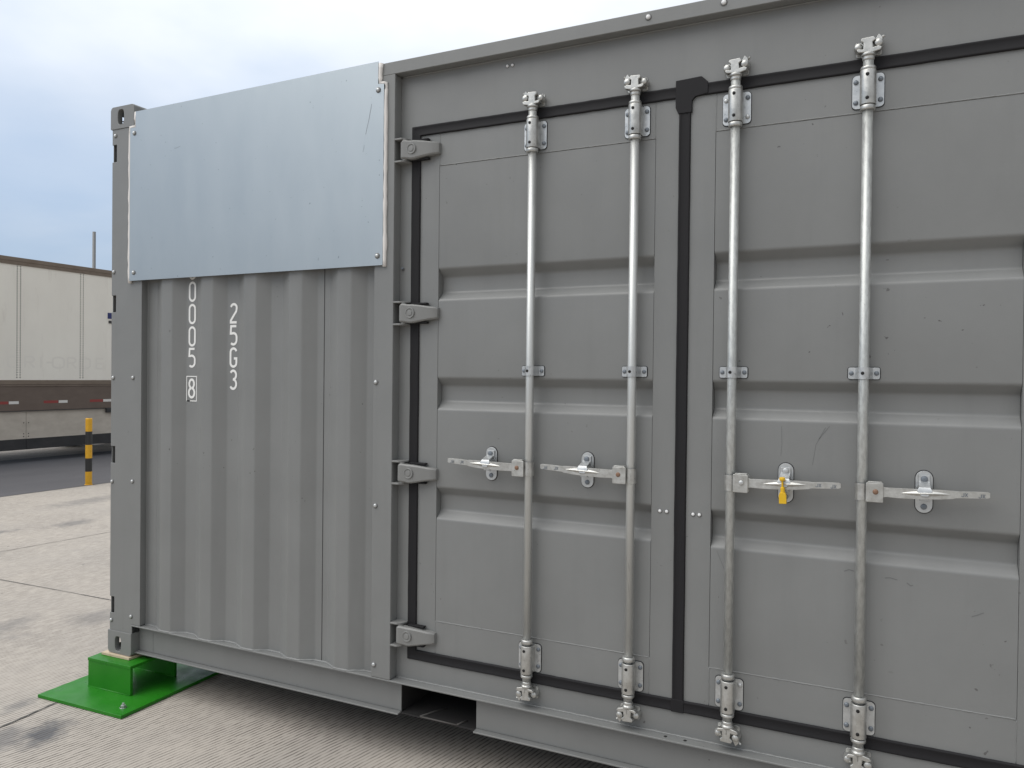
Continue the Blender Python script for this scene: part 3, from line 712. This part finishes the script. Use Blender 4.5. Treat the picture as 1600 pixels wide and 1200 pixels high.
# lock rods -------------------------------------------------------------
YR = 0.016                                     # rod axis
def hexhead(bm, x, y, z, r, h, mi=0):
    lathe(bm, [(r * .96, 0), (r, h * .2), (r * .92, h * .7), (r * .55, h), (0, h)], (x, y, z), (0, -1, 0), 12, mi)
def lock_rod(X, s, m_rod, label):
    """s = side to which the handle points"""
    bm = BM(); r = 0.0162
    lathe(bm, [(0, .232), (r, .232), (r, 2.575), (0, 2.575)], (X, YR, 0), (0, 0, 1), 24)
    rod = link("lock_rod", bm, m_rod, con); rod["label"] = label
    # bearing brackets
    for zc, top in ((2.457, True), (0.364, False)):
        bm = BM()
        prism(bm, rrect(X, zc, .097, .111, .013), 'y', D - .0045, D + .002, 1)
        prism(bm, rrect(X, zc, .101, .115, .014), 'y', D - .0012, D + .002, 3)       # thin rubber packing under the plate
        lathe(bm, [(.0245, -.056), (.0250, -.054), (.0250, .054), (.0245, .056), (.0168, .056), (.0168, -.056), (.0245, -.056)], (X, YR, zc), (0, 0, 1), 28)
        box(bm, X - .0225, X + .0225, YR + .004, D - .005, zc - .053, zc + .053)
        for sx in (-1, 1):
            for sz in (-1, 1):
                odd = (X > 3.1 and X < 3.4 and sx * sz == (1 if not top else -1) and (sx > 0) == (not top or sz < 0))
                hexhead(bm, X + sx * .0375, D - .0045, zc + sz * .034 + sx * .001, .0082, .006, 4 if odd else 2)
        for sz in (-1, 1):
            lathe(bm, [(.0058, 0), (.0058, .0016), (0, .0016)], (X - .0015, YR - .0248, zc + sz * .0385), (0, -1, 0), 12, 3)
        link("rod_bracket", bm, [M_cast, M_plate, M_rivet, M_hole, M_bolt], rod)
        for z, hh in ((zc + (.063 if top else -.066), .012), (zc + (-.0655 if top else .072), .017)):
            bm = BM()
            lathe(bm, [(.0165, -hh / 2), (.0225, -hh / 2), (.0238, -hh / 4), (.0238, hh / 4), (.0215, hh / 2), (.0165, hh / 2)], (X, YR, z), (0, 0, 1), 24)
            link("rod_collar", bm, M_cast, rod)
    # cams and keepers at both ends
    for zc, q in ((2.560, 1), (0.262, -1)):
        bm = BM(); Z = lambda v: zc + q * v
        lathe(bm, [(.0165, -.014), (.0185, -.012), (.0185, -.002), (.022, .002), (.022, .009), (.017, .012), (0, .012)], (X, YR, zc), (0, 0, q), 20)
        cl = [(-.030, .012), (-.036, .018), (-.033, .025), (-.016, .021), (-.015, .042), (-.024, .050), (-.021, .058), (.016, .060), (.022, .050), (.012, .042), (.014, .024), (.030, .027), (.041, .022), (.036, .013), (.016, .008)]
        prism(bm, [(X + s * a, Z(b)) for a, b in cl], 'y', YR - .016, YR + .006)
        prism(bm, [(X + s * a * .6, Z(b)) for a, b in ((-.03, .014), (.03, .014), (.034, .055), (-.03, .055))], 'y', YR + .0055, YR + .024)
        link("locking_cam", bm, M_cast, rod, 0.003, 2)
        bm = BM()
        # keeper: back plate on the frame and two rounded jaws with a stub pin
        yk = D
        prism(bm, rrect(X, Z(.036), .078, .050, .008), 'y', yk - .004, yk + .002)
        lathe(bm, [(0, -.001), (.013, 0), (.0145, .008), (.0145, .022), (.012, .034), (.006, .038), (0, .038)], (X - s * .031, yk - .002, Z(.036)), (0, -1, 0), 12, 0)
        lathe(bm, [(0, -.001), (.013, 0), (.0150, .008), (.0150, .026), (.0125, .042), (.006, .046), (0, .046)], (X + s * .030, yk - .002, Z(.040)), (0, -1, 0), 12, 0)
        prism(bm, [(X + s * .018, Z(.050)), (X + s * .030, Z(.072)), (X + s * .040, Z(.060)), (X + s * .044, Z(.040))], 'y', yk - .036, yk - .006)
        tube(bm, [(X + s * .036, yk - .020, Z(.058)), (X + s * .047, yk - .026, Z(.066))], .0046, 8)
        tube(bm, [(X - s * .030, yk - .016, Z(.048)), (X - s * .040, yk - .022, Z(.052))], .0042, 8)
        link("cam_keeper", bm, M_cast, rod, 0.0015, 1)
    # guide strap half way up
    zc = 1.5165; bm = BM()
    prism(bm, rrect(X, zc, .102, .043, .009), 'y', D - .0005, D + .002, 2)
    for sx in (-1, 1): prism(bm, rrect(X + sx * .0365, zc, .024, .039, .006), 'y', D - .0045, D + .002, 0)
    o = []
    for k in range(13):
        a = R(180 + 180 * k / 12); o.append((X + .0205 * math.cos(a), YR + .0205 * math.sin(a)))
    o = [(X - .027, D - .0045), (X - .0205, YR + .008)] + o[0:] + [(X + .0205, YR + .008), (X + .027, D - .0045)]
    inn = [(X + (px_ - X) * .84, YR + (py_ - YR) * .84) for px_, py_ in o]
    A0 = [bm.verts.new((*p, zc - .0195)) for p in o]; A1 = [bm.verts.new((*p, zc + .0195)) for p in o]
    B0 = [bm.verts.new((*p, zc - .0195)) for p in inn]; B1 = [bm.verts.new((*p, zc + .0195)) for p in inn]
    for i in range(len(o) - 1):
        for q4 in ((A0[i], A0[i + 1], A1[i + 1], A1[i]), (B0[i], B0[i + 1], B1[i + 1], B1[i]), (A0[i], A0[i + 1], B0[i + 1], B0[i]), (A1[i], A1[i + 1], B1[i + 1], B1[i])):
            f = bm.faces.new(q4); f.smooth = False
    for sx in (-1, 1): hexhead(bm, X + sx * .0385, D - .0045, zc, .0078, .005, 1)
    lathe(bm, [(.0056, 0), (.0056, .0015), (0, .0015)], (X - .003, YR - .0205, zc), (0, -1, 0), 12, 2)
    link("rod_guide", bm, [M_plate, M_rivet, M_hole], rod)
    # handle: U clamp on the rod, forged lever, catch on the door
    zh = 1.130
    bm = BM()
    a, b = sorted((X + s * .012, X + s * .064))
    prism(bm, rrect((a + b) / 2, zh - .003, b - a, .063, .004), 'y', -.0105, -.0065)
    prism(bm, rrect((a + b) / 2, zh - .003, b - a, .063, .004), 'y', .0135, .0175)
    ta, tb = sorted((X + s * .018, X + s * .060))
    box(bm, ta, tb, -.0066, .0136, zh + .0285, zh + .0325)
    lathe(bm, [(.0205, -.030), (.0205, .026)], (X, YR, zh - .002), (0, 0, 1), 20)
    dome(bm, X + s * .041, -.0105, zh, .0088, .005, 1)
    link("handle_clamp", bm, [M_cast, M_bolt if 3.1 < X < 3.4 else M_brown], rod, 0.0015, 2)
    bm = BM()
    st = [(.044, 0, .0165, .004), (.066, 0, .0165, .004), (.072, 0, .0150, .0045), (.110, 0, .0160, .0045), (.150, .001, .0160, .005), (.186, .002, .0155, .005), (.225, .004, .0150, .005), (.262, .006, .0125, .0045), (.270, .007, .0105, .0045), (.330, .010, .0105, .0042), (.356, .011, .0098, .004), (.362, .0112, .0070, .003)]
    rows = []
    for u, dz, h2, t in st:
        y0 = -.001 - (.004 * math.sin(math.pi * min(1, max(0, (u - .07) / .25))) if u > .07 else 0)
        rows.append([bm.verts.new((X + s * u, y0 + yy, zh + dz + zz)) for yy, zz in ((-t, -h2), (-t, h2), (t, h2), (t, -h2))])
    for p, q in zip(rows, rows[1:]):
        for i in range(4): bm.faces.new((p[i], p[(i + 1) % 4], q[(i + 1) % 4], q[i]))
    bm.faces.new(rows[0]); bm.faces.new(rows[-1])
    # spindle-shaped raised rib along the middle
    n = 16; rr = []
    for k in range(n + 1):
        u = .112 + (.258 - .112) * k / n; w = math.sin(math.pi * k / n) ** .8; dz = .0005 + .006 * (u - .11) / .15
        y0 = -.0055 - .004 * math.sin(math.pi * min(1, (u - .07) / .25))
        rr.append([bm.verts.new((X + s * u, y0 + .0005, zh + dz + .0105 * w)), bm.verts.new((X + s * u, y0 - .007 * w, zh + dz + .002 * w)), bm.verts.new((X + s * u, y0 + .0005, zh + dz - .0085 * w))])
    for p, q in zip(rr, rr[1:]):
        for i in range(2):
            f = bm.faces.new((p[i], p[i + 1], q[i + 1], q[i])); f.smooth = False
    # forged marks
    for ch, u, v in (('J', .288, 0), ('X', .298, 0), ('J', .335, -.001), ('X', .345, -.001)):
        if s < 0: u = u + (.010 if ch == 'J' else -.010)
        for k, stk in enumerate(GL[ch]):
            zc2 = zh + .0085
            stroke(bm, [(X + s * u + pp[0] * .016, zc2 + v - .0055 + pp[1] * .011) for pp in stk], .0022, lambda q: (q[0], -.0085 - .0002 * k, q[1]), 1)
    link("door_handle", bm, [M_handle, M_rivet], rod, 0.0015, 2, ang=30)
    xc = X + s * .183; bm = BM()
    prism(bm, rrect(xc, 1.133, .054, .142, .0265, 8), 'y', D - .0008, D + .002, 2)
    prism(bm, rrect(xc, 1.133, .050, .137, .0245, 8), 'y', D - .0045, D + .002, 0)
    # cradle that carries the lever and the swinging cover above it
    box(bm, xc - .014, xc + .014, .006, D - .005, zh - .0205, zh - .0165)
    box(bm, xc - .014, xc + .014, .004, .0085, zh - .0205, zh - .006)
    prism(bm, [(xc - .017, 1.188), (xc + .017, 1.188), (xc + .0165, 1.160), (xc + .024, 1.147), (xc - .024, 1.147), (xc - .0165, 1.160)], 'y', D - .014, D - .0065, 0)
    cov = [(xc - .0165, .036, 1.170), (xc + .0165, .036, 1.170), (xc - .017, -.009, 1.154), (xc + .017, -.009, 1.154), (xc - .022, -.014, 1.143), (xc + .022, -.014, 1.143), (xc - .009, -.0145, 1.126), (xc + .009, -.0145, 1.126)]
    V1 = [bm.verts.new(p) for p in cov]; V2 = [bm.verts.new((p[0], p[1] + .003, p[2] - .003)) for p in cov]
    for V in (V1, V2):
        for i in (0, 2, 4): bm.faces.new((V[i], V[i + 1], V[i + 3], V[i + 2]))
    bm.faces.new((V1[6], V1[7], V2[7], V2[6]))
    for i in (0, 2, 4):
        bm.faces.new((V1[i], V1[i + 2], V2[i + 2], V2[i])); bm.faces.new((V1[i + 1], V1[i + 3], V2[i + 3], V2[i + 1]))
    bright = 3.1 < X < 3.4
    hexhead(bm, xc, D - .014, 1.176, .0108, .006, 3 if bright else 1); hexhead(bm, xc, D - .0045, 1.085, .0098, .005, 1)
    link("handle_catch", bm, [M_plate, M_rivet, M_hole, M_bolt], rod, 0.001, 1)
    return xc, zh
lock_rod(2.450, -1, M_rod_smooth, "smooth bright rod nearest the left hinges")
lock_rod(2.870, -1, M_rod_smooth, "smooth bright rod left of the black centre gasket")
xs3, zs3 = lock_rod(3.236, 1, M_rod_rough, "mottled grey rod right of the black centre gasket, sealed in yellow")
lock_rod(3.662, 1, M_rod_rough, "mottled grey rod farthest right")

# galvanised cover sheet over the upper corrugation
cs = [(.166, 1.970), (1.757, 1.970), (1.757, 2.752), (1.726, 2.756), (1.726, 2.853), (.206, 2.845), (.206, 2.764), (.166, 2.764)]
bm = BM(); prism(bm, cs, 'y', -.0125, -.0095)
sh = link("cover_sheet", bm, M_sheet, con)
random.seed(8)
bm = BM()
def bead(pts, r):
    P = []
    for a, b in zip(pts, pts[1:]):
        a, b = Vector(a), Vector(b); m = max(2, int((a - b).length / .03)); P += [a + (b - a) * k / m for k in range(m)]
    P.append(Vector(pts[-1]))
    tube(bm, [(p.x + random.uniform(-.0012, .0012), -.003, p.y + random.uniform(-.001, .001)) for p in P], [r * random.uniform(.85, 1.25) for _ in P], 8)
bm = BM()
bead([(1.762, 1.963), (1.762, 2.757), (1.733, 2.760), (1.731, 2.80), (1.736, 2.846)], .0092)
link("sealant_bead", bm, M_seal, sh); bm = BM()
bead([(.160, 1.961), (.160, 2.4), (.160, 2.769), (.200, 2.770), (.200, 2.846)], .0098)
link("sealant_bead", bm, M_seal, sh)
bolts(sh, [(1.728, 2.729), (1.730, 2.011), (.198, 2.734), (.199, 2.012)], -.0125, .0085, .008)
for a, b, w in (((1.693, 2.674), (1.662, 2.545), .0016), ((1.655, 2.50), (1.648, 2.47), .001), ((.49, 2.62), (.53, 2.627), .0012)):
    bm = BM(); stroke(bm, [a, ((a[0] + b[0]) / 2 + .002, (a[1] + b[1]) / 2), b], w, lambda q: (q[0], -.0128, q[1]))
    link("scratch", bm, M_scratch, sh)

# ------------------------------------------------------------------ yellow bolt seal hanging in the third handle catch
bm = BM()
lathe(bm, [(0, .012), (.006, .012), (.0095, .010), (.0100, .006), (.0095, .002), (.007, 0), (.0032, -.001), (.0032, -.022), (.0070, -.023), (.0074, -.042), (0, -.042)], (0, 0, 0), (0, 0, 1), 16)
prism(bm, [(-.0085, -.040), (.0085, -.040), (.0122, -.050), (.0118, -.078), (-.0118, -.078), (-.0122, -.050)], 'y', -.009, .009)
sl = link("security_seal", bm, M_yellow, None, 0.0012, 2); sl.location = (xs3 - .004, -.0215, H0 + 1.148); sl.rotation_euler = (R(4), R(-2), 0)
tag(sl, "yellow bolt seal locking the door handle just right of the black centre gasket", "seal")

# ------------------------------------------------------------------ green stand and shim
st = empty("support_stand", (0.115, 0.08, 0), "green steel stand under the container corner, bolted to the concrete", "stand", R(2.0))
bm = BM(); box(bm, -.305, .295, -.335, .325, .002, .018)
link("base_plate", bm, M_green, st, 0.0015, 2)
bm = BM(); box(bm, -.172, .138, -.150, -.134, .0185, H0 - .031); link("front_plate", bm, M_green, st, 0.0015, 2)
bm = BM(); box(bm, -.172, .138, .134, .150, .0185, H0 - .031); link("back_plate", bm, M_green, st, 0.0015, 2)
bm = BM(); box(bm, -.174, .140, -.152, .152, H0 - .0305, H0 - .0155); link("top_plate", bm, M_green, st, 0.0015, 2)
for q, y in ((-1, -.151), (1, .133)):
    bm = BM(); tube(bm, [(-.17, y, .019), (-.05, y, .0195), (.136, y, .019)], .004, 6)
    link("weld_bead", bm, M_green, st)
bm = BM()
lathe(bm, [(.017, 0), (.017, .003), (.0165, .003)], (.222, -.262, .018), (0, 0, 1), 18); lathe(bm, [(.0125, .003), (.0125, .012), (.006, .0125), (.006, .022), (0, .023)], (.222, -.262, .018), (0, 0, 1), 6, smooth=False)
link("anchor_bolt", bm, M_bolt, st)
bm = BM(); box(bm, -.108, .100, -.090, .115, 0, .0135)
wd = link("wooden_shim", bm, M_wood, None, 0.002, 2); wd.location = (.078, .075, H0 - .0152); wd.rotation_euler = (0, 0, R(1.2))
tag(wd, "thin pale plywood shim between the container corner and the green stand", "shim")

# ------------------------------------------------------------------ trailer across the road
XT = -10.4
tl = empty("semi_trailer", (XT, 7.0, 0), "white box trailer with dusty brown rails and side skirt beyond the road", "trailer")
Y0, Y1 = -4.0, 10.2                        # near and far end in world Y
ly = lambda y: y - 7.0
zz = lambda z: z + H0
bm = BM(); box(bm, -2.59, -.0, ly(Y0), ly(Y1), zz(1.331), zz(3.405)); link("side_wall", bm, M_twhite, tl)
bm = BM(); box(bm, -2.60, .018, ly(Y0) - .01, ly(Y1) + .01, zz(3.4055), zz(3.541)); box(bm, -2.605, .026, ly(Y0) - .01, ly(Y1) + .01, zz(3.47), zz(3.480))
random.seed(2)
for k in range(90): dome(bm, .018, ly(Y0) + .08 + k * .155, zz(3.435), .011, .006, axis=(1, 0, 0), seg=8)
link("roof_rail", bm, M_trail, tl, 0.004, 2)
bm = BM()
box(bm, -2.595, .012, ly(Y0), ly(Y1), zz(1.252), zz(1.3305)); box(bm, -2.595, .020, ly(Y0), ly(Y1), zz(1.218), zz(1.232))
link("wall_sill", bm, M_trail, tl, 0.003, 2)
bm = BM(); box(bm, -2.59, .006, ly(Y0), ly(Y1), zz(.776), zz(1.2515)); link("scuff_band", bm, M_tband, tl)
bm = BM(); box(bm, -2.59, .014, ly(Y0), ly(Y1), zz(.762), zz(.7755)); link("bottom_rail", bm, M_flap, tl)
for a, b in ((-3.0, 6.165), (6.175, 8.6)):
    bm = BM(); box(bm, -.045, -.03, ly(a), ly(b), zz(.246), zz(.7615)); sk = link("side_skirt", bm, M_skirt, tl)
    bm = BM(); box(bm, -.048, -.027, ly(a), ly(b), zz(.060), zz(.258)); link("rubber_flap", bm, M_flap, sk)
    for y in (a + .04, b - .04):
        for z in (.30, .35, .55):
            bm = BM(); dome(bm, -.03, ly(y), zz(z), .010, .006, axis=(1, 0, 0), seg=8); link("bolt", bm, M_dot, sk)
k = -9
for k in range(-8, 4):
    y = 6.008 + k * 1.223
    for dy in (-.029, .029):
        bm = BM()
        for i in range(46): dome(bm, 0, ly(y + dy), zz(1.38 + i * .0445), .0125, .0022, axis=(1, 0, 0), seg=6)
        link("rivet_row", bm, M_dot, tl)
k0 = 6.474
for k in range(-10, 4):
    y = k0 + k * .931
    bm = BM(); box(bm, .0062, .0075, ly(y), ly(y + .283), zz(.898), zz(.948)); link("red_reflector", bm, M_red, tl)
    bm = BM(); box(bm, .0062, .0075, ly(y + .292), ly(y + .468), zz(.898), zz(.948)); link("white_reflector", bm, M_tapew, tl)
# letters once taped on the wall have left a faint clean trace
bm = BM()
for i, (ch, y) in enumerate((('O', 5.93), ('R', 6.20), ('I', 6.42), ('-', 6.58), ('O', 6.76), ('R', 7.02), ('O', 7.30), ('E', 7.62))):
    for kk, st_ in enumerate(GL[ch]):
        stroke(bm, [(y + p[0] * .36, 1.56 + p[1] * .20) for p in st_], .035, lambda q: (.0012 + .0003 * kk, ly(q[0]), zz(q[1])))
link("ghost_lettering", bm, M_ghost, tl)
bm = BM(); box(bm, .0002, .012, ly(7.79), ly(7.93), zz(2.568), zz(2.686)); link("blue_placard", bm, M_blue, tl)
bm = BM(); box(bm, .0002, .014, ly(7.81), ly(7.92), zz(2.475), zz(2.53)); link("placard_latch", bm, M_flap, tl)
bm = BM(); box(bm, -.02, .03, ly(7.76), ly(8.05), zz(.68), zz(.77)); link("rail_bracket", bm, M_flap, tl, 0.01, 2)
for y in (8.75, 9.95 - .2):
    for sx in (-.16, -2.43):
        bm = BM()
        lathe(bm, [(.14, -.13), (.30, -.13), (.46, -.12), (.505, -.07), (.505, .07), (.46, .12), (.30, .13), (.29, .09), (.12, .07), (.12, .12), (0, .12)], (sx, ly(y), .505), (1, 0, 0), 28)
        link("wheel", bm, M_tyre, tl)
for sx in (-.5, -2.1):
    bm = BM(); box(bm, sx - .06, sx + .06, ly(-1.6), ly(-1.48), .03, zz(.76)); box(bm, sx - .12, sx + .12, ly(-1.66), ly(-1.42), .004, .03)
    link("landing_leg", bm, M_flap, tl)

# ------------------------------------------------------------------ bollard and far pole
bm = BM(); lathe(bm, [(.046, 0), (.046, .97), (.043, .988), (.030, .99), (0, .991)], (0, 0, 0), (0, 0, 1), 24)
lathe(bm, [(.055, 0), (.055, .006), (.046, .008)], (0, 0, 0), (0, 0, 1), 24)
bo = link("bollard", bm, M_bollard); bo.location = (-6.90, 4.866, .004)
tag(bo, "slim yellow and black banded bollard at the edge of the concrete", "bollard")
bm = BM(); lathe(bm, [(.055, 0), (.048, 5.93), (0, 5.935)], (0, 0, 0), (0, 0, 1), 14); lathe(bm, [(.12, 0), (.12, .03), (.055, .032)], (0, 0, 0), (0, 0, 1), 14)
po = link("pole", bm, M_pole); po.location = (-18.0, 13.02, .004)
tag(po, "thin plain grey pole rising behind the white trailer", "pole")
